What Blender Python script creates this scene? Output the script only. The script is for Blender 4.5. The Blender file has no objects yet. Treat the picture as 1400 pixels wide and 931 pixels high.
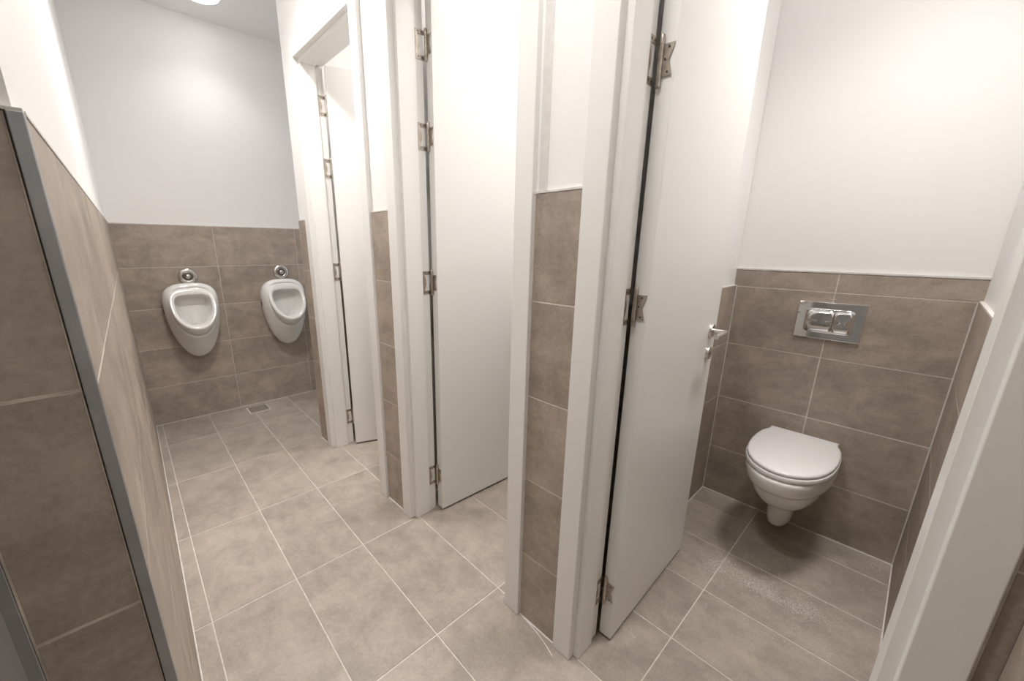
import bpy, bmesh, math, random
from mathutils import Vector, Matrix
random.seed(7)
PI = math.pi
scene = bpy.context.scene
C = scene.collection

# ------------------------------------------------------------------ camera
def look(yaw, pitch, roll):
    fw = Vector((math.sin(yaw)*math.cos(pitch), math.cos(yaw)*math.cos(pitch), -math.sin(pitch)))
    rt = Vector((math.cos(yaw), -math.sin(yaw), 0)); up = rt.cross(fw)
    r2 = math.cos(roll)*rt + math.sin(roll)*up; u2 = -math.sin(roll)*rt + math.cos(roll)*up
    return Matrix((r2, u2, -fw)).transposed()
cam_data = bpy.data.cameras.new('camera'); cam = bpy.data.objects.new('camera', cam_data); C.objects.link(cam)
cam.matrix_world = Matrix.Translation((0.0061, -3.7863, 1.3698)) @ look(0.7357, 0.2598, 0.0072).to_4x4()
cam_data.sensor_width = 36; cam_data.lens = 36*539.47/1400
cam_data.shift_x = 36.897/1400; cam_data.shift_y = 14.147/1400
cam_data.clip_start = 0.02
scene.camera = cam

# ------------------------------------------------------------------ world, exposure
world = bpy.data.worlds.new('world'); scene.world = world; world.use_nodes = True
world.node_tree.nodes['Background'].inputs[0].default_value = (0.8, 0.85, 0.9, 1)
world.node_tree.nodes['Background'].inputs[1].default_value = 0.3
vs = scene.view_settings
vs.view_transform = 'Standard'; vs.look = 'None'; vs.gamma = 1.0; vs.use_curve_mapping = False
vs.exposure = 1.42
LIGHT = {'urinals': 9.0, 'corridor': 48.0, 'entry': 33.0, 'stall': 40.0, 'inner_stall': 34.0}   # watts of each ceiling lamp

# ------------------------------------------------------------------ materials
def mat(name, col, rough=0.5, metal=0.0, spec=0.5, coat=0.0, emis=0.0, bump=None, var=None):
    """col linear rgb; var = (scale, amount) colour mottling; bump = (scale, strength)"""
    m = bpy.data.materials.new(name); m.use_nodes = True
    nt = m.node_tree; b = nt.nodes['Principled BSDF']
    b.inputs['Base Color'].default_value = (*col, 1); b.inputs['Roughness'].default_value = rough
    b.inputs['Metallic'].default_value = metal; b.inputs['Specular IOR Level'].default_value = spec
    b.inputs['Coat Weight'].default_value = coat; b.inputs['Coat Roughness'].default_value = 0.05
    if emis:
        b.inputs['Emission Color'].default_value = (*col, 1); b.inputs['Emission Strength'].default_value = emis
    tc = nt.nodes.new('ShaderNodeTexCoord')
    if var:
        n = nt.nodes.new('ShaderNodeTexNoise'); n.inputs['Scale'].default_value = var[0]; n.inputs['Detail'].default_value = 6
        nt.links.new(tc.outputs['Object'], n.inputs['Vector'])
        r = nt.nodes.new('ShaderNodeValToRGB'); k = var[1]
        r.color_ramp.elements[0].position = 0.3; r.color_ramp.elements[1].position = 0.7
        r.color_ramp.elements[0].color = (*[c*(1-k) for c in col], 1); r.color_ramp.elements[1].color = (*[min(1, c*(1+k)) for c in col], 1)
        nt.links.new(n.outputs['Fac'], r.inputs['Fac']); nt.links.new(r.outputs['Color'], b.inputs['Base Color'])
    if bump:
        n = nt.nodes.new('ShaderNodeTexNoise'); n.inputs['Scale'].default_value = bump[0]; n.inputs['Detail'].default_value = 3
        nt.links.new(tc.outputs['Object'], n.inputs['Vector'])
        bp = nt.nodes.new('ShaderNodeBump'); bp.inputs['Strength'].default_value = bump[1]; bp.inputs['Distance'].default_value = 0.002
        nt.links.new(n.outputs['Fac'], bp.inputs['Height']); nt.links.new(bp.outputs['Normal'], b.inputs['Normal'])
    return m

def tile_material(name, dark, mid, light, rough, stretch):
    """cement-look porcelain: cloudy mottling, brushed streaks and fine grit, shifted per tile"""
    m = bpy.data.materials.new(name); m.use_nodes = True
    nt = m.node_tree; L = nt.links.new; b = nt.nodes['Principled BSDF']
    tc = nt.nodes.new('ShaderNodeTexCoord'); oi = nt.nodes.new('ShaderNodeObjectInfo')
    mu = nt.nodes.new('ShaderNodeMath'); mu.operation = 'MULTIPLY'; mu.inputs[1].default_value = 37.0
    L(oi.outputs['Random'], mu.inputs[0])
    cmb = nt.nodes.new('ShaderNodeCombineXYZ')
    for i in range(3): L(mu.outputs[0], cmb.inputs[i])
    add = nt.nodes.new('ShaderNodeVectorMath'); add.operation = 'ADD'
    L(tc.outputs['Object'], add.inputs[0]); L(cmb.outputs[0], add.inputs[1])
    def noise(scale, detail, rgh, vec, dist=0.0):
        n = nt.nodes.new('ShaderNodeTexNoise'); n.inputs['Scale'].default_value = scale; n.inputs['Detail'].default_value = detail
        n.inputs['Roughness'].default_value = rgh; n.inputs['Distortion'].default_value = dist; L(vec, n.inputs['Vector']); return n.outputs['Fac']
    cloud = noise(7.0, 9, 0.68, add.outputs[0], 0.5)
    mp = nt.nodes.new('ShaderNodeVectorMath'); mp.operation = 'MULTIPLY'; mp.inputs[1].default_value = stretch
    L(add.outputs[0], mp.inputs[0])
    streak = noise(4.0, 8, 0.70, mp.outputs[0], 0.3)
    grit = noise(110.0, 4, 0.6, add.outputs[0])
    def mix(a, f, t):
        x = nt.nodes.new('ShaderNodeMix'); x.data_type = 'FLOAT'; x.inputs[0].default_value = f; L(a, x.inputs[2]); L(t, x.inputs[3]); return x.outputs[0]
    v = mix(mix(cloud, 0.42, streak), 0.20, grit)
    tone = nt.nodes.new('ShaderNodeMath'); tone.operation = 'MULTIPLY_ADD'; tone.inputs[1].default_value = 0.05; tone.inputs[2].default_value = -0.025
    L(oi.outputs['Random'], tone.inputs[0])
    sm = nt.nodes.new('ShaderNodeMath'); sm.operation = 'ADD'; L(v, sm.inputs[0]); L(tone.outputs[0], sm.inputs[1])
    r = nt.nodes.new('ShaderNodeValToRGB'); e = r.color_ramp.elements
    e[0].position = 0.33; e[0].color = (*dark, 1); e[1].position = 0.65; e[1].color = (*light, 1)
    k = e.new(0.49); k.color = (*mid, 1)
    L(sm.outputs[0], r.inputs['Fac']); L(r.outputs['Color'], b.inputs['Base Color'])
    rr = nt.nodes.new('ShaderNodeMath'); rr.operation = 'MULTIPLY_ADD'; rr.inputs[1].default_value = 0.22; rr.inputs[2].default_value = rough-0.11
    L(cloud, rr.inputs[0]); L(rr.outputs[0], b.inputs['Roughness'])
    bp = nt.nodes.new('ShaderNodeBump'); bp.inputs['Strength'].default_value = 0.12; bp.inputs['Distance'].default_value = 0.001
    L(v, bp.inputs['Height']); L(bp.outputs['Normal'], b.inputs['Normal'])
    return m

def sc(c, k): return tuple(x*k for x in c)
TB = (0.385, 0.322, 0.265)
M = {}
M['tile_y'] = tile_material('wall_tile_cement', sc(TB, 0.62), TB, sc(TB, 1.42), 0.46, (1.0, 1.0, 2.4))
M['tile_floor'] = tile_material('floor_tile_cement', sc((0.385, 0.332, 0.282), 0.66), (0.385, 0.332, 0.282), sc((0.385, 0.332, 0.282), 1.36), 0.42, (2.2, 1.0, 1.0))
M['grout'] = mat('grout', (0.66, 0.61, 0.55), 0.9, var=(30, 0.15))
M['grout_end'] = mat('grout_end', (0.50, 0.44, 0.37), 0.9, var=(7, 0.6))
M['caulk'] = mat('caulk', (0.72, 0.69, 0.65), 0.6, var=(25, 0.1))
M['paint'] = mat('wall_paint', (0.90, 0.885, 0.875), 0.75, bump=(180, 0.06))
M['ceiling'] = mat('ceiling_paint', (0.93, 0.915, 0.905), 0.85)
M['laminate'] = mat('door_laminate', (0.86, 0.845, 0.825), 0.38)
M['frame'] = mat('frame_laminate', (0.87, 0.855, 0.83), 0.36)
M['ceramic'] = mat('ceramic', (0.84, 0.83, 0.81), 0.10, coat=0.5)
M['plastic'] = mat('seat_plastic', (0.80, 0.78, 0.785), 0.24)
M['nickel'] = mat('brushed_nickel', (0.50, 0.45, 0.39), 0.36, metal=1.0, var=(60, 0.2))
M['chrome'] = mat('chrome', (0.78, 0.78, 0.79), 0.06, metal=1.0)
M['satin'] = mat('satin_steel', (0.74, 0.72, 0.69), 0.24, metal=1.0)
M['alu'] = mat('edge_aluminium', (0.42, 0.43, 0.44), 0.42, metal=0.85, var=(14, 0.12))
M['dark'] = mat('dark_recess', (0.03, 0.028, 0.026), 0.7)
M['dark_metal'] = mat('dark_metal', (0.17, 0.155, 0.14), 0.35, metal=0.7)
M['steel_grate'] = mat('drain_steel', (0.50, 0.46, 0.42), 0.45, metal=0.8)
M['glow'] = mat('lamp_glow', (1.0, 0.975, 0.945), 0.5, emis=18.0)
M['glow_small'] = mat('lamp_glow_small', (1.0, 0.975, 0.945), 0.5, emis=5.0)
M['glow_stall'] = mat('lamp_glow_stall', (1.0, 0.975, 0.945), 0.5, emis=4.0)
M['dust'] = mat('dust', (0.78, 0.74, 0.68), 0.9)

# ------------------------------------------------------------------ mesh helpers
def link(name, me, m=None, parent=None, loc=(0, 0, 0), rot=(0, 0, 0), smooth=False):
    o = bpy.data.objects.new(name, me); C.objects.link(o); o.location = loc; o.rotation_euler = rot
    if parent is not None: o.parent = parent
    if me is not None and m is not None and not me.materials: me.materials.append(m)
    if me is not None and smooth:
        for p in me.polygons: p.use_smooth = True
    return o
def empty(name, loc=(0, 0, 0), rot=(0, 0, 0)):
    o = bpy.data.objects.new(name, None); C.objects.link(o); o.location = loc; o.rotation_euler = rot; o.empty_display_size = 0.1
    return o
def tag(o, label=None, cat=None, group=None, kind=None):
    if label: o['label'] = label
    if cat: o['category'] = cat
    if group: o['group'] = group
    if kind: o['kind'] = kind
    return o
def bm_mesh(name, bm, recalc=True):
    if recalc: bmesh.ops.recalc_face_normals(bm, faces=bm.faces)
    me = bpy.data.meshes.new(name); bm.to_mesh(me); bm.free(); return me
def add_box(bm, x0, x1, y0, y1, z0, z1, bevel=0.0, seg=1):
    r = bmesh.ops.create_cube(bm, size=1.0)
    for v in r['verts']:
        v.co = Vector(((x0+x1)/2+v.co.x*(x1-x0), (y0+y1)/2+v.co.y*(y1-y0), (z0+z1)/2+v.co.z*(z1-z0)))
    if bevel > 0:
        es = list({e for v in r['verts'] for e in v.link_edges})
        bmesh.ops.bevel(bm, geom=es, offset=bevel, segments=seg, affect='EDGES', profile=0.5)
def box(name, x0, x1, y0, y1, z0, z1, m, parent=None, bevel=0.0, seg=1):
    bm = bmesh.new(); add_box(bm, x0, x1, y0, y1, z0, z1, bevel, seg)
    return link(name, bm_mesh(name, bm), m, parent)
def prism(name, pts, axis, a0, a1, m, parent=None, bevel=0.0):
    """extrude a polygon: axis z -> pts (x,y); y -> pts (x,z); x -> pts (y,z)"""
    def co(p, a): return {'z': (p[0], p[1], a), 'y': (p[0], a, p[1]), 'x': (a, p[0], p[1])}[axis]
    bm = bmesh.new()
    lo = [bm.verts.new(co(p, a0)) for p in pts]; hi = [bm.verts.new(co(p, a1)) for p in pts]
    n = len(pts)
    bm.faces.new(lo); bm.faces.new(hi[::-1])
    for i in range(n): bm.faces.new((lo[i], hi[i], hi[(i+1) % n], lo[(i+1) % n]))
    if bevel:
        bmesh.ops.bevel(bm, geom=bm.edges[:], offset=bevel, segments=1, affect='EDGES')
    return link(name, bm_mesh(name, bm), m, parent)
def loft(name, rings, m, parent=None, cap0=True, cap1=True, smooth=True, sub=0, loc=(0, 0, 0), rot=(0, 0, 0)):
    bm = bmesh.new(); R = [[bm.verts.new(p) for p in r] for r in rings]; n = len(R[0])
    for a, b in zip(R, R[1:]):
        for i in range(n): bm.faces.new((a[i], a[(i+1) % n], b[(i+1) % n], b[i]))
    def cap(r):
        c = sum((v.co for v in r), Vector())/n; cv = bm.verts.new(c)
        for i in range(n): bm.faces.new((r[i], r[(i+1) % n], cv))
    if cap0: cap(R[0])
    if cap1: cap(R[-1])
    o = link(name, bm_mesh(name, bm), m, parent, loc, rot, smooth)
    if sub:
        s = o.modifiers.new('subdivision', 'SUBSURF'); s.levels = sub; s.render_levels = sub
    return o
def lathe(name, prof, axis, m, parent=None, loc=(0, 0, 0), n=32, smooth=True):
    """prof: list of (radius, height along axis)"""
    rings = []
    for r, h in prof:
        ring = []
        for i in range(n):
            a = 2*PI*i/n; c, s = r*math.cos(a), r*math.sin(a)
            ring.append({'z': (c, s, h), 'y': (c, h, s), 'x': (h, c, s)}[axis])
        rings.append(ring)
    o = loft(name, rings, m, parent, smooth=False, loc=loc)
    if smooth:
        for p in o.data.polygons: p.use_smooth = True
        es = o.modifiers.new('split', 'EDGE_SPLIT'); es.split_angle = math.radians(40)
    return o
def tube(name, pts, rad, m, parent=None, n=14):
    pts = [Vector(p) for p in pts]; rings = []
    up = Vector((0, 0, 1)); prev = None
    for i, p in enumerate(pts):
        d = (pts[min(i+1, len(pts)-1)]-pts[max(i-1, 0)]).normalized()
        a = prev if prev is not None else (d.orthogonal())
        a = (a - d*a.dot(d)).normalized(); prev = a; b = d.cross(a)
        rings.append([p+rad*(math.cos(2*PI*k/n)*a+math.sin(2*PI*k/n)*b) for k in range(n)])
    o = loft(name, rings, m, parent, smooth=True)
    es = o.modifiers.new('split', 'EDGE_SPLIT'); es.split_angle = math.radians(50)
    return o

_tc = {}
def tile_mesh(w, h, face, t=0.009, ch=0.0009, m=None):
    """a chamfered tile centred on its front face; w runs along the wall (or x), h up the wall (or y)"""
    k = (round(w, 4), round(h, 4), face, t, m.name)
    if k in _tc: return _tc[k]
    def co(u, v, d):
        return {'+x': (-d, u, v), '-x': (d, u, v), '+y': (u, -d, v), '-y': (u, d, v), '+z': (u, v, -d)}[face]
    bm = bmesh.new()
    def quad(a, b, d): return [bm.verts.new(co(s*a/2, q*b/2, d)) for s, q in ((-1, -1), (1, -1), (1, 1), (-1, 1))]
    r0, r1, r2 = quad(w, h, t), quad(w, h, ch), quad(w-2*ch, h-2*ch, 0)
    for a, b in ((r0, r1), (r1, r2)):
        for i in range(4): bm.faces.new((a[i], a[(i+1) % 4], b[(i+1) % 4], b[i]))
    bm.faces.new(r2); bm.faces.new(r0[::-1])
    me = bm_mesh('tile', bm); me.materials.append(m); _tc[k] = me
    return me
GAP = 0.0034
def tile_grid(parent, face, plane, us, vs_, m, gap=GAP, name='tile'):
    """tiles between successive joint lines us (along the wall) and vs_ (up); plane = coordinate of the front face"""
    for u0, u1 in zip(us, us[1:]):
        for v0, v1 in zip(vs_, vs_[1:]):
            w, h = abs(u1-u0)-gap, abs(v1-v0)-gap
            if w < 0.004 or h < 0.004: continue
            me = tile_mesh(w, h, face, m=m); cu, cv = (u0+u1)/2, (v0+v1)/2
            d = random.uniform(-0.0004, 0.0004)
            loc = (plane+d, cu, cv) if face[1] == 'x' else (cu, plane+d, cv) if face[1] == 'y' else (cu, cv, plane+d*0.6)
            link(name, me, None, parent, loc)

def xf(y): return 0.879-0.0152*y          # tiled face of the cubicle front wall (it is slightly out of square)
CEIL = 2.9
DOORS = [dict(n=1, yh=-1.255, yn=-1.902, ang=-20.0), dict(n=2, yh=-2.252, yn=-2.892, ang=-2.2), dict(n=3, yh=-3.237, yn=-3.870, ang=1.6)]
HEAD = 2.335

# ------------------------------------------------------------------ floor and ceiling
floor = tag(box('floor', -1.9, 2.5, -4.7, 0.15, -0.12, -0.0012, M['grout']), 'taupe cement-look tiled floor with pale grout lines', kind='structure')
FX = [-1.9, -1.463, -1.163, -0.863, -0.563, -0.263, -0.034, 0.037, 0.337, 0.637, 0.945, 1.265, 1.575, 1.878, 2.18, 2.345]
FY = [-4.7, -4.02, -3.415, -2.84, -2.24, -1.64, -1.04, -0.44, 0.0]
tile_grid(floor, '+z', 0.0, FX, FY, M['tile_floor'], gap=0.0042)
ceiling = tag(box('ceiling', -1.9, 2.5, -4.7, 0.15, CEIL, CEIL+0.1, M['ceiling']), 'plain white painted ceiling', kind='structure')

# ------------------------------------------------------------------ back wall behind the urinals
CH = [0, 0.30, 0.60, 0.90, 1.20, 1.50]
wb = tag(box('wall_back', -0.3, 2.5, 0.008, 0.15, 0, CEIL, M['paint']), 'back wall with taupe tiles below white paint', kind='structure')
box('grout', -0.05, 2.36, 0.0007, 0.0085, 0, 1.50, M['grout'], wb)
tile_grid(wb, '-y', 0.0, [-0.025, 0.576, 1.176, 1.776, 2.36], CH, M['tile_y'])
box('edge_bead', -0.05, 2.36, -0.001, 0.009, 1.5005, 1.5065, M['caulk'], wb)
box('caulk_line', -0.01, 2.36, -0.004, 0.003, 0, 0.004, M['caulk'], wb)

# ------------------------------------------------------------------ left wall: a partition whose tiled end faces the camera
wl = tag(box('wall_left', -0.118, -0.008, -3.112, 0.01, 0, CEIL, M['paint']), 'left partition, taupe tiles below white paint', kind='structure')
wl.rotation_euler = (0, -0.008, -0.010)
box('grout', -0.0085, -0.0007, -3.110, 0.0, 0, 1.50, M['grout'], wl)
tile_grid(wl, '+x', 0.0, [-3.109, -2.87, -2.27, -1.67, -1.07, -0.47, -0.001], CH, M['tile_y'])
EC = [0, 0.26, 0.56, 0.876, 1.197, 1.5]
box('grout', -0.118, -0.014, -3.1223, -3.112, 0, 1.50, M['grout_end'], wl)
tile_grid(wl, '-y', -3.123, [-0.1175, -0.0135], EC, M['tile_y'])
for nm, x0, x1 in (('metal_edge_trim', -0.0125, 0.0006), ('metal_edge_trim', -0.131, -0.1185)):
    t = box(nm, x0, x1, -3.1245, -3.111, 0, 1.501, M['alu'], wl, bevel=0.0008)
    t['label'] = 'grey aluminium corner trim'
box('edge_bead', -0.009, 0.001, -3.11, 0, 1.5005, 1.5045, M['caulk'], wl)
box('edge_bead', -0.131, 0.0, -3.123, -3.110, 1.5012, 1.5045, M['caulk'], wl)
box('caulk_line', -0.003, 0.004, -3.11, -0.002, 0, 0.004, M['caulk'], wl)
tile_grid(wl, '-x', -0.131, [-3.109, -2.87], EC, M['tile_y'])

# ------------------------------------------------------------------ cubicle front wall with its three door openings
pts = [(-1.02, 0), (-1.02, CEIL), (-4.08, CEIL), (-4.08, 0)]
for d in reversed(DOORS):
    pts += [(d['yn']-0.03, 0), (d['yn']-0.03, HEAD+0.03), (d['yh']+0.03, HEAD+0.03), (d['yh']+0.03, 0)]
wr = tag(prism('wall_right', pts, 'x', 0.007, 0.138, M['paint']), 'cubicle front wall with three door openings', kind='structure')
wr.location = (0.879, 0, 0); wr.rotation_euler = (0, 0, 0.0152)
NC = [0, 0.285, 0.592, 0.897, 1.208, 1.515]
NIBS = [(DOORS[0]['yh']+0.090, -1.020), (DOORS[1]['yh']+0.090, DOORS[0]['yn']-0.095), (DOORS[2]['yh']+0.088, DOORS[1]['yn']-0.093), (-3.986, DOORS[2]['yn']-0.095)]
for a, b in NIBS:
    tile_grid(wr, '-x', 0.0, [a-0.004, b+0.002], NC, M['tile_y'])
    box('grout', 0.0007, 0.0075, a-0.006, b+0.004, 0, 1.514, M['grout'], wr)
    box('edge_bead', -0.001, 0.008, a-0.004, b+0.002, 1.5155, 1.521, M['caulk'], wr)
    box('caulk_line', -0.005, 0.001, a, b, 0, 0.004, M['caulk'], wr)
tube('caulk_smear', [(-0.004, -3.004, 0.0012), (-0.006, -3.03, 0.0016), (-0.010, -3.062, 0.0014), (-0.016, -3.095, 0.001), (-0.024, -3.125, 0.0008), (-0.039, -3.170, 0.0004)], 0.0022, M['caulk'], wr, n=8)
box('plaster_patch', 0.0062, 0.0072, -3.020, -2.990, 1.521, 2.45, mat('plaster_patch', (0.74, 0.715, 0.69), 0.9, var=(40, 0.06)), wr)

# ------------------------------------------------------------------ cubicle partitions, backs and the near wall
SC = [0, 0.28, 0.58, 0.88, 1.18]
XB = 2.345
def hwall(name, y0, y1, x0, x1, label, faces, courses=SC, us=None, gap=GAP):
    w = tag(box(name, x0, x1, y0, y1, 0, CEIL, M['paint']), label, kind='structure')
    us = us or [x0+0.003, 1.145, 1.745, XB-0.001]
    for f in faces:
        s = -1 if f == '-y' else 1
        p = (y0 if s < 0 else y1)+s*0.011
        lo, hi = sorted((p-s*0.0007, p-s*0.0115))
        box('grout', us[0], us[-1], lo, hi, 0, courses[-1], M['grout'], w)
        tile_grid(w, f, p, us, courses, M['tile_y'], gap=gap)
        a, b = sorted((p+s*0.001, p-s*0.0115)); box('edge_bead', us[0], us[-1], a, b, courses[-1]+0.0005, courses[-1]+0.005, M['caulk'], w)
        a, b = sorted((p+s*0.004, p-s*0.002)); box('caulk_line', us[0], us[-1], a, b, 0, 0.004, M['caulk'], w)
    return w
hwall('wall_niche', -1.125, -1.032, 1.04, XB+0.01, 'wall between urinal niche and far cubicle', ['+y', '-y'], us=[1.045, 1.145, 1.745, XB-0.001])
hwall('wall_partition', -2.105, -2.005, 1.06, XB+0.01, 'partition between far and middle cubicles', ['+y', '-y'], us=[1.065, 1.145, 1.745, XB-0.001])
hwall('wall_partition', -3.1195, -3.005, 1.072, XB+0.01, 'partition between middle and near cubicles', ['+y', '-y'], us=[1.077, 1.145, 1.745, XB-0.001])
hwall('wall_stall_right', -4.08, -3.941, 1.08, XB+0.01, 'right side wall of near cubicle', ['+y'], us=[1.085, 1.145, 1.745, XB-0.001], gap=0.006)
ws = tag(box('wall_stall_back', XB+0.012, 2.5, -4.08, -1.13, 0, CEIL, M['paint']), 'cubicle back wall, taupe tiles below white paint', kind='structure')
for (yl, ym, yr) in ((-3.1308, -3.522, -3.930), (-2.117, -2.56, -2.993), (-1.137, -1.56, -1.993)):
    box('grout', XB+0.0007, XB+0.0125, yr, yl, 0, 1.18, M['grout'], ws)
    box('grout', XB+0.0007, XB+0.0125, yr-0.011, yl+0.011, 1.18, 1.262, M['grout'], ws)
    tile_grid(ws, '-x', XB, [yr, ym, yl], SC, M['tile_y'])
    tile_grid(ws, '-x', XB, [yr-0.011, ym, yl+0.011], [1.18, 1.263], M['tile_y'])
    box('edge_bead', XB-0.002, XB+0.0125, yr-0.011, yl+0.011, 1.2635, 1.271, M['caulk'], ws)
    box('caulk_line', XB-0.006, XB+0.002, yr, yl, 0, 0.005, M['caulk'], ws)
for y in (-3.1335, -3.9275): box('corner_joint', XB-0.003, XB+0.0005, y-0.002, y+0.002, 0, 1.18, M['caulk'], ws)
wn = tag(box('wall_near', -0.04, 0.945, -4.10, -3.9965, 0, CEIL, M['paint']), 'near wall beside the camera', kind='structure')
box('grout', -0.03, 0.936, -3.9965, -3.9867, 0, 1.5, M['grout'], wn)
tile_grid(wn, '+y', -3.986, [-0.035, 0.337, 0.935], NC, M['tile_y'])
# small anteroom behind the partition, which the camera's doorway opens from
tag(box('wall_anteroom_back', -1.9, -0.165, -2.985, -2.87, 0, CEIL, M['paint']), 'white painted anteroom wall behind the partition', kind='structure')
tag(box('wall_anteroom_left', -2.0, -1.9, -4.7, -2.87, 0, CEIL, M['paint']), 'far left anteroom wall', kind='structure')
tag(box('wall_anteroom_near', -1.9, -0.04, -4.8, -4.7, 0, CEIL, M['paint']), 'near anteroom wall', kind='structure')
tag(box('wall_entry', -0.17, -0.04, -4.7, -3.9965, 0, CEIL, M['paint']), 'wall beside the entrance', kind='structure')

# ------------------------------------------------------------------ doors: casings, rebated jambs, leaf, hinges, handle
def hinge(parent, zc, first=None):
    """butterfly hinge: knuckle with a cut-out plate let into the jamb and a waisted plate on the leaf edge"""
    kx, ky = 0.1465, -0.0055
    kn = lathe('hinge', [(0.0, -0.058), (0.0045, -0.057), (0.0062, -0.054), (0.0062, -0.0355), (0.0055, -0.035), (0.0062, -0.0345),
                         (0.0062, 0.0345), (0.0055, 0.035), (0.0062, 0.0355), (0.0062, 0.054), (0.0045, 0.057), (0.0, 0.058)], 'z', M['nickel'], parent, loc=(kx, ky, zc), n=12)
    # jamb plate (in the xz plane, facing -y), C-shaped with the butterfly outline left empty
    o = [(0.0, 0.052), (-0.041, 0.052), (-0.041, -0.052), (0.0, -0.052), (0.0, -0.036), (-0.0325, -0.036), (-0.0255, -0.012), (-0.0235, 0.0), (-0.0255, 0.012), (-0.0325, 0.036), (0.0, 0.036)]
    prism('jamb_plate', o, 'y', 0.0115, 0.0137, M['nickel'], kn)
    # leaf plate (in the yz plane, facing -x)
    w = [(0.004, 0.035), (-0.031, 0.035), (-0.0285, 0.024), (-0.022, 0.006), (-0.0205, 0.0), (-0.022, -0.006), (-0.0275, -0.024), (-0.0295, -0.035), (0.004, -0.035)]
    lp = prism('leaf_plate', w, 'x', 0.0028, 0.0052, M['nickel'], kn)
    bm = bmesh.new()
    for (pz, py) in ((0.027, -0.019), (-0.027, -0.019), (0.002, -0.011)):
        r = bmesh.ops.create_circle(bm, cap_ends=True, radius=0.0026, segments=10)
        for v in r['verts']: v.co = Vector((0.0007, py+v.co.x, pz+v.co.y))
    for (pz, px) in ((0.044, -0.030), (0.044, -0.012), (-0.044, -0.030), (-0.044, -0.012)):
        r = bmesh.ops.create_circle(bm, cap_ends=True, radius=0.0026, segments=10)
        for v in r['verts']: v.co = Vector((px+v.co.x, 0.0111, pz+v.co.y))
    sc_ = link('screw_heads', bm_mesh('screw_heads', bm), M['dark'], kn); sc_['kind'] = 'stuff'
    return kn

def make_door(d):
    W = d['yh']-d['yn']; yh = d['yh']
    r = empty('door_%d' % d['n'], (xf(yh), yh, 0), (0, 0, 0.0152))
    tag(r, d['label'], kind='structure')
    F = M['frame']; c0, c1 = 0.020, 0.089
    # casings on the corridor side
    jz = HEAD+0.020
    box('casing', -0.012, 0.018, c0, c1, 0.001, jz, F, r, bevel=0.002, seg=2)
    box('casing', -0.012, 0.018, -W-c1, -W-c0, 0.001, jz, F, r, bevel=0.002, seg=2)
    box('head_casing', -0.012, 0.018, -W-c1, c1, jz, jz+0.069, F, r, bevel=0.002, seg=2)
    # rebated jambs
    prism('jamb', [(0.016, 0.0), (0.100, 0.0), (0.100, 0.009), (0.142, 0.009), (0.142, 0.030), (0.016, 0.030)], 'z', 0.001, HEAD+0.03, F, r, bevel=0.0012)
    prism('jamb', [(0.016, -W), (0.100, -W), (0.100, -W-0.009), (0.142, -W-0.009), (0.142, -W-0.030), (0.016, -W-0.030)], 'z', 0.001, HEAD+0.03, F, r, bevel=0.0012)
    prism('head_jamb', [(0.016, HEAD), (0.100, HEAD), (0.100, HEAD+0.009), (0.142, HEAD+0.009), (0.142, HEAD+0.030), (0.016, HEAD+0.030)], 'y', -W-0.001, 0.001, F, r, bevel=0.0012)
    hz = [0.205, 1.204, 1.812, 2.146]
    for z in hz: hinge(r, z)
    # leaf swings into the cubicle on the hinge side
    LW = W+0.012
    leaf = box('door_leaf', 0.0, LW, -0.044, 0.0, 0.012, HEAD+0.006, M['laminate'], r, bevel=0.0018, seg=2)
    leaf.location = (0.1525, 0.003, 0); leaf.rotation_euler = (0, 0, math.radians(d['ang'])-0.0152)
    hx = LW-0.058
    for s, y0 in ((-1, -0.044), (1, 0.0)):
        rs = lathe('rosette', [(0.0, 0.0), (0.026, 0.0), (0.026, s*0.007), (0.0245, s*0.009), (0.0, s*0.009)], 'y', M['satin'], leaf, loc=(hx, y0, 1.058), n=28)
        g = [(hx, y0+s*0.005, 1.058), (hx, y0+s*0.030, 1.058), (hx, y0+s*0.044, 1.058)]
        c = (hx-0.012, y0+s*0.044, 1.058)
        for k in range(0, 7):
            a = PI/2*k/6; g.append((hx-0.010+0.010*math.cos(a), y0+s*(0.044+0.010*math.sin(a)), 1.058))
        g += [(hx-0.05, y0+s*0.054, 1.058), (hx-0.118, y0+s*0.054, 1.058)]
        tube('lever', g, 0.0092, M['satin'], leaf)
        lathe('lock_rosette', [(0.0, 0.0), (0.0255, 0.0), (0.0255, s*0.007), (0.024, s*0.009), (0.0, s*0.009)], 'y', M['satin'], leaf, loc=(hx, y0, 0.968), n=28)
        if s < 0: box('lock_slot', hx-0.0016, hx+0.0016, y0-0.0098, y0-0.0085, 0.961, 0.975, M['dark'], leaf)
        else: box('thumb_turn', hx-0.004, hx+0.004, y0+0.008, y0+0.026, 0.953, 0.983, M['satin'], leaf, bevel=0.001)
    return r
DOORS[0]['label'] = 'far white door, ajar, nearest the urinals'
DOORS[1]['label'] = 'middle white door, open inwards, no handle in sight'
DOORS[2]['label'] = 'near white door with lever handle, open beside the toilet'
for d in DOORS: make_door(d)

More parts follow.
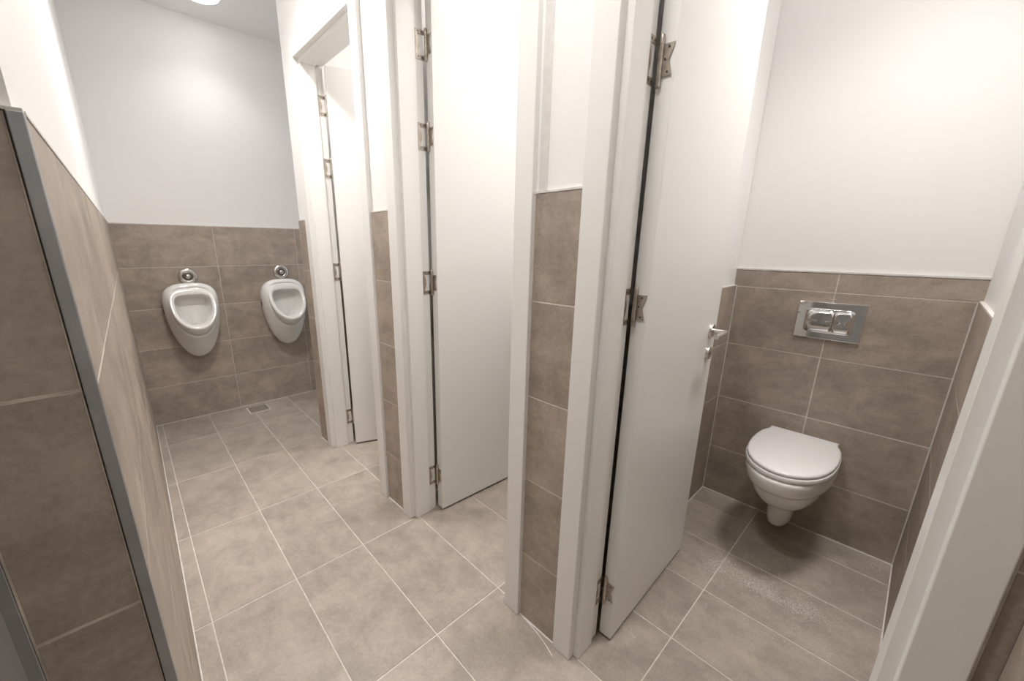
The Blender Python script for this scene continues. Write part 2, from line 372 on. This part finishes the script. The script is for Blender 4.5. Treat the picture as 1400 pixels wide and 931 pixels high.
# ------------------------------------------------------------------ urinals
def egg(w, ht, hb, zc, nt, nb, taper, yf, n=48):
    ring = []
    for i in range(n):
        a = 2*PI*i/n; c, s = math.cos(a), math.sin(a); e = nt if s >= 0 else nb
        x = w*math.copysign(abs(c)**(2/e), c); dz = (ht if s >= 0 else hb)*math.copysign(abs(s)**(2/e), s)
        if dz < 0: x *= 1-taper*(-dz/hb)
        ring.append((x, yf(zc+dz), zc+dz))
    return ring
def make_urinal(x, label):
    u = empty('urinal', (x, -0.0008, 0)); tag(u, label, 'urinal', 'urinals on the back wall')
    rim = lambda k: (lambda z: -0.212+(z-0.89)*0.56+k)
    lin = lambda z0, y0, z1, y1: (lambda z: y0+(y1-y0)*min(1, max(0, (z-z0)/(z1-z0))))
    R = [egg(0.168, 0.134, 0.404, 0.925, 3.0, 2.1, 0.06, lambda z: 0.0),
         egg(0.174, 0.136, 0.413, 0.925, 3.0, 2.1, 0.06, lambda z: -0.012),
         egg(0.1755, 0.138, 0.414, 0.925, 3.0, 2.1, 0.06, lambda z: -0.030),
         egg(0.176, 0.158, 0.414, 0.925, 3.0, 2.1, 0.06, lin(0.515, -0.052, 1.08, -0.044)),
         egg(0.174, 0.164, 0.408, 0.925, 3.0, 2.1, 0.06, lin(0.525, -0.086, 1.08, -0.078)),
         egg(0.167, 0.156, 0.368, 0.925, 3.0, 2.1, 0.06, lin(0.56, -0.122, 1.08, -0.100)),
         egg(0.155, 0.146, 0.288, 0.925, 3.0, 2.1, 0.07, lin(0.64, -0.172, 1.06, -0.112)),
         egg(0.1445, 0.1400, 0.236, 0.925, 3.0, 2.1, 0.06, lin(0.689, -0.2150, 1.065, -0.112)),
         egg(0.1405, 0.1390, 0.226, 0.925, 3.0, 2.1, 0.06, lin(0.699, -0.2170, 1.064, -0.114)),
         egg(0.1340, 0.1380, 0.218, 0.925, 3.0, 2.1, 0.06, lin(0.707, -0.2060, 1.063, -0.112)),
         egg(0.1350, 0.1375, 0.213, 0.925, 3.0, 2.1, 0.06, lin(0.712, -0.2080, 1.0625, -0.114)),
         egg(0.1420, 0.1370, 0.213, 0.925, 3.0, 2.1, 0.06, lin(0.712, -0.2300, 1.062, -0.118)),
         egg(0.1440, 0.1365, 0.206, 0.925, 3.0, 2.1, 0.06, lin(0.719, -0.2400, 1.0615, -0.120)),
         egg(0.1425, 0.134, 0.170, 0.925, 3.0, 2.1, 0.06, rim(0.010)),
         egg(0.138, 0.129, 0.1585, 0.925, 3.0, 2.1, 0.06, rim(0.002)),
         egg(0.131, 0.114, 0.1535, 0.925, 3.0, 2.1, 0.06, rim(-0.001)),
         egg(0.1165, 0.078, 0.150, 0.930, 3.6, 2.2, 0.06, rim(0.006)),
         egg(0.113, 0.0735, 0.146, 0.930, 3.8, 2.2, 0.06, rim(0.010)),
         egg(0.1115, 0.0715, 0.144, 0.930, 3.8, 2.2, 0.06, rim(0.018)),
         egg(0.111, 0.0725, 0.144, 0.930, 3.6, 2.2, 0.06, rim(0.040)),
         egg(0.108, 0.074, 0.140, 0.930, 3.2, 2.2, 0.04, lambda z: min(-0.060, -0.212+(z-0.89)*0.52+0.085)),
         egg(0.096, 0.066, 0.150, 0.925, 2.8, 2.2, 0.0, lambda z: min(-0.050, -0.212+(z-0.89)*0.40+0.125)),
         egg(0.070, 0.050, 0.150, 0.910, 2.4, 2.2, 0.0, lambda z: min(-0.046, -0.212+(z-0.89)*0.25+0.148)),
         egg(0.034, 0.030, 0.100, 0.860, 2.2, 2.2, 0.0, lambda z: min(-0.046, -0.070)),
         egg(0.012, 0.012, 0.020, 0.790, 2.0, 2.0, 0.0, lambda z: -0.082)]
    loft('bowl', R, M['ceramic'], u, sub=1)
    for s in (-1, 1):   # fixing slots low on the flanks
        rr = []
        for k, (sw, d) in enumerate(((1.0, -0.004), (1.0, 0.0012), (0.8, 0.0012), (0.72, -0.002))):
            ring = []
            for i in range(20):
                a = 2*PI*i/20; yy = 0.0075*sw*math.cos(a); zz = (0.017+0.0075*sw)*math.sin(a) if True else 0
                ring.append((s*(0.1745+d), -0.045+yy, 0.895+zz))
            rr.append(ring)
        loft('fixing_cap', rr, M['plastic'], u)
        loft('fixing_slot', [[(s*0.1757, -0.045+0.0105*math.cos(2*PI*i/20), 0.895+0.030*math.sin(2*PI*i/20)) for i in range(20)],
                             [(s*0.1720, -0.045+0.0105*math.cos(2*PI*i/20), 0.895+0.030*math.sin(2*PI*i/20)) for i in range(20)]], M['dark'], u)
    # waste grate inside
    lathe('waste_grate', [(0.0, -0.0665), (0.013, -0.066), (0.015, -0.063), (0.015, -0.058)], 'y', M['chrome'], u, loc=(0, -0.022, 0.765), n=20)
    return u
make_urinal(0.357, 'left white ceramic urinal, clear of the door frame')
make_urinal(1.010, 'right white ceramic urinal, beside the far door frame')

def make_push(x, z, label):
    p = empty('flush_button', (x, -0.0005, z)); p.scale = (1.16, 1.16, 1.16); tag(p, label, 'flush button', 'flush buttons over the urinals')
    lathe('flange', [(0.0, 0.0), (0.0525, 0.0), (0.053, -0.005), (0.051, -0.011), (0.046, -0.017), (0.039, -0.020), (0.031, -0.020), (0.027, -0.017), (0.026, -0.015), (0.0, -0.015)], 'y', M['satin'], p, n=40)
    lathe('ring', [(0.0, -0.0145), (0.026, -0.0145), (0.026, -0.0165), (0.024, -0.018), (0.018, -0.018), (0.0165, -0.018), (0.0, -0.018)], 'y', M['dark_metal'], p, n=32)
    lathe('button', [(0.0, -0.0175), (0.0135, -0.0175), (0.0140, -0.029), (0.012, -0.033), (0.007, -0.0355), (0.0, -0.036)], 'y', M['satin'], p, n=28)
    tube('outlet', [(0, -0.0095, -0.053), (0, -0.0095, -0.046), (0, -0.010, -0.036)], 0.0085, M['satin'], p)
    return p
make_push(0.368, 1.131, 'chrome flush button above the left urinal')
make_push(1.026, 1.140, 'chrome flush button above the right urinal')

# ------------------------------------------------------------------ wall-hung toilet
def make_toilet(x, y):
    """x = wall face, y = centre line; local +x runs into the wall"""
    t = empty('toilet', (x, y, 0)); tag(t, 'white wall-hung toilet with closed lid under the chrome flush plate', 'toilet')
    half = [(-0.040, 0.131), (-0.058, 0.1295), (-0.080, 0.132), (-0.105, 0.1405), (-0.140, 0.150), (-0.200, 0.1555), (-0.270, 0.1565), (-0.340, 0.151), (-0.400, 0.138), (-0.450, 0.118), (-0.490, 0.090), (-0.516, 0.058), (-0.530, 0.028), (-0.534, 0.0)]
    out = half + [(a, -b) for a, b in reversed(half[:-1])]
    def slab(name, prof, m, cx=-0.27, base=out):
        rings = [[(cx+(a-cx)*s, b*s, z) for a, b in base] for s, z in prof]
        o = loft(name, rings, m, t); es = o.modifiers.new('split', 'EDGE_SPLIT'); es.split_angle = math.radians(48); return o
    slab('lid', [(0.975, 0.4945), (0.992, 0.4955), (1.0, 0.499), (1.0, 0.5035), (0.992, 0.5075), (0.97, 0.510), (0.90, 0.5125), (0.6, 0.515), (0.25, 0.516)], M['plastic'])
    seat = [(-0.045, 0.118)] + [(a-0.004 if a < -0.3 else a, b+0.0035) for a, b in half[2:]]
    so = seat + [(a, -b) for a, b in reversed(seat[:-1])]
    slab('seat', [(0.97, 0.4705), (0.99, 0.472), (1.0, 0.477), (1.0, 0.485), (0.992, 0.4905), (0.97, 0.492)], M['plastic'], base=so)
    for s in (-1, 1):
        tube('hinge_pin', [(-0.042, s*0.098, 0.486), (-0.042, s*0.072, 0.486)], 0.011, M['plastic'], t)
    def ring(z, xfr, hw, n=44, e=2.25, xb=-0.0008, wb=None, dy=0.0):
        """front a superellipse, running straight back to the wall"""
        wb = hw if wb is None else wb
        r = []; L = min(-xfr*0.62, 0.33); xm = xfr+L
        for i in range(n+1):
            a = -PI/2+PI*i/n; c, s = math.cos(a), math.sin(a)
            r.append((xm-L*abs(c)**(2/e), hw*math.copysign(abs(s)**(2/e), s), z))
        for k in range(1, 7): r.append((xm+(xb-xm)*k/6, hw+(wb-hw)*k/6, z))
        for k in range(6, 0, -1): r.append((xm+(xb-xm)*k/6, -(hw+(wb-hw)*k/6), z))
        return [(a, b+dy, c) for a, b, c in r]
    R = [ring(0.4695, -0.515, 0.142, wb=0.130), ring(0.4690, -0.536, 0.154, wb=0.140), ring(0.462, -0.542, 0.158, wb=0.142), ring(0.444, -0.542, 0.159, wb=0.142), ring(0.415, -0.531, 0.157, wb=0.140),
         ring(0.396, -0.515, 0.153, wb=0.138), ring(0.387, -0.500, 0.146, wb=0.134), ring(0.379, -0.487, 0.140, wb=0.130), ring(0.345, -0.466, 0.134, wb=0.126), ring(0.306, -0.432, 0.122, wb=0.118),
         ring(0.268, -0.392, 0.107, wb=0.105), ring(0.246, -0.336, 0.087, wb=0.09), ring(0.234, -0.285, 0.070, wb=0.074, dy=0.006), ring(0.222, -0.246, 0.059, wb=0.063, dy=0.011),
         ring(0.200, -0.230, 0.055, wb=0.059, dy=0.014), ring(0.140, -0.220, 0.053, wb=0.056, dy=0.015), ring(0.088, -0.210, 0.051, wb=0.053, dy=0.015), ring(0.070, -0.200, 0.047, wb=0.049, dy=0.015), ring(0.062, -0.182, 0.038, wb=0.040, dy=0.015)]
    loft('bowl', R, M['ceramic'], t, sub=1)
    return t
make_toilet(XB-0.0005, -3.532)

# ------------------------------------------------------------------ chrome dual flush plate
fp = empty('flush_plate', (XB-0.0005, -3.522, 1.051)); tag(fp, 'chrome dual flush plate on the tiles above the toilet', 'flush plate')
box('plate', -0.009, 0.0, -0.1165, 0.1165, -0.0835, 0.0835, M['chrome'], fp, bevel=0.0012, seg=2)
def pillow(name, y0, y1, z0, z1, x0, h, m, side=1.0):
    rings = []
    for s, d in ((1.0, 0.0), (0.985, 0.25), (0.94, 0.45), (0.86, 0.64), (0.74, 0.80), (0.58, 0.91), (0.38, 0.975), (0.15, 1.0)):
        ring = []; cy, cz = (y0+y1)/2, (z0+z1)/2; a, b = (y1-y0)/2, (z1-z0)/2
        ins = (1-s)*min(a, b)
        for i in range(48):
            t = 2*PI*i/48; c, q = math.cos(t), math.sin(t); e = 9
            k = (abs(c)**e+abs(q)**e)**(-1/e)
            ring.append((x0-h*d, cy+(a-ins*side)*c*k, cz+(b-ins)*q*k))
        rings.append(ring)
    return loft(name, rings, m, fp)
pillow('surround', -0.086, 0.086, -0.055, 0.055, -0.009, 0.005, M['chrome'])
pillow('large_button', -0.0165, 0.078, -0.049, 0.049, -0.0115, 0.017, M['chrome'], 0.04)['label'] = 'larger left flush button'
pillow('small_button', -0.078, -0.0180, -0.049, 0.049, -0.0115, 0.017, M['chrome'], 0.04)['label'] = 'smaller right flush button'
box('notch', -0.0095, -0.0088, 0.107, 0.1167, 0.027, 0.0295, M['dark'], fp)

# ------------------------------------------------------------------ floor drain
fd = empty('floor_drain', (0.680, -0.140, 0)); tag(fd, 'square steel floor drain at the foot of the back wall', 'drain')
box('surround', -0.080, 0.080, -0.080, 0.080, 0.0002, 0.0016, M['caulk'], fd)
bm = bmesh.new()
for a in ((-0.070, 0.070, -0.070, -0.060), (-0.070, 0.070, 0.060, 0.070), (-0.070, -0.060, -0.060, 0.060), (0.060, 0.070, -0.060, 0.060)): add_box(bm, a[0], a[1], a[2], a[3], 0.001, 0.0042)
bmesh.ops.remove_doubles(bm, verts=bm.verts, dist=1e-5)
link('frame', bm_mesh('frame', bm), M['steel_grate'], fd)
box('tray', -0.060, 0.060, -0.060, 0.060, 0.0012, 0.0007, M['dark'], fd)
bar = bpy.data.meshes.new('bar')
bm = bmesh.new(); add_box(bm, -0.060, 0.060, -0.0042, 0.0042, 0.002, 0.0038); bmesh.ops.recalc_face_normals(bm, faces=bm.faces); bm.to_mesh(bar); bm.free(); bar.materials.append(M['steel_grate'])
for k in range(8): link('bar', bar, None, fd, (0, -0.0525+0.015*k, 0))

# ------------------------------------------------------------------ ceiling lights
def ceiling_light(x, y, r, watts, label, group, cone=140):
    o = empty('ceiling_light', (x, y, CEIL)); tag(o, label, 'ceiling light', group)
    lathe('trim_ring', [(r, 0.0), (r+0.018, 0.0), (r+0.018, -0.006), (r+0.010, -0.011), (r, -0.011), (r, 0.0)], 'z', M['frame'], o, n=48)
    lathe('diffuser', [(0.0, -0.001), (r, -0.001), (r, -0.010), (r*0.95, -0.018), (r*0.8, -0.025), (r*0.5, -0.030), (0.0, -0.032)], 'z', M['glow_stall' if r > 0.15 else 'glow_small' if watts < 12 else 'glow'], o, n=48)
    ld = bpy.data.lights.new('lamp', 'SPOT'); ld.energy = watts; ld.spot_size = math.radians(cone); ld.spot_blend = 1.0
    ld.shadow_soft_size = r; ld.color = (1.0, 0.97, 0.935)
    lo = bpy.data.objects.new('lamp', ld); C.objects.link(lo); lo.parent = o; lo.location = (0, 0, -0.036)
    return o
ceiling_light(0.66, -0.365, 0.10, LIGHT['urinals'], 'round lit ceiling light above the urinals', 'corridor ceiling lights', 130)
ceiling_light(0.45, -1.70, 0.10, LIGHT['corridor'], 'round lit ceiling light between the far and middle doors', 'corridor ceiling lights', 138)
ceiling_light(0.42, -3.22, 0.10, LIGHT['entry'], 'round lit ceiling light by the entrance', 'corridor ceiling lights', 126)
ceiling_light(1.70, -3.70, 0.17, LIGHT['stall'], 'round lit ceiling light in the near cubicle', 'cubicle ceiling lights', 114)
ceiling_light(1.70, -2.72, 0.17, LIGHT['inner_stall'], 'round lit ceiling light in the middle cubicle', 'cubicle ceiling lights', 150)
ceiling_light(1.70, -1.72, 0.17, LIGHT['inner_stall'], 'round lit ceiling light in the far cubicle', 'cubicle ceiling lights', 150)

# ------------------------------------------------------------------ builders' dust on the cubicle floor
bm = bmesh.new()
def fleck(x, y, s):
    a0 = random.random()*6; vs3 = [bm.verts.new((x+s*math.cos(a0+k*1.57)*random.uniform(.6, 1), y+s*math.sin(a0+k*1.57)*random.uniform(.6, 1), 0.0012)) for k in range(4)]
    top = bm.verts.new((x, y, 0.0012+s*0.5))
    for k in range(4): bm.faces.new((vs3[k], vs3[(k+1) % 4], top))
for (cx, cy, sx, sy, n) in ((1.74, -3.40, 0.035, 0.028, 330), (1.80, -3.43, 0.035, 0.030, 180), (1.75, -3.55, 0.022, 0.045, 420), (1.755, -3.64, 0.022, 0.045, 340), (1.775, -3.72, 0.030, 0.040, 300), (1.74, -3.60, 0.16, 0.16, 420), (2.29, -3.89, 0.03, 0.02, 70), (1.15, -3.30, 0.03, 0.02, 20)):
    for _ in range(int(n*1.9)):
        x, y = random.gauss(cx, sx), random.gauss(cy, sy)
        if 1.1 < x < 2.33 and -3.92 < y < -3.15: fleck(x, y, random.choice((0.0009, 0.0012, 0.0016, 0.0021)))
dust = link('dust', bm_mesh('dust', bm), M['dust']); tag(dust, 'pale powdery dust scattered on the floor before the toilet', 'dust', kind='stuff')
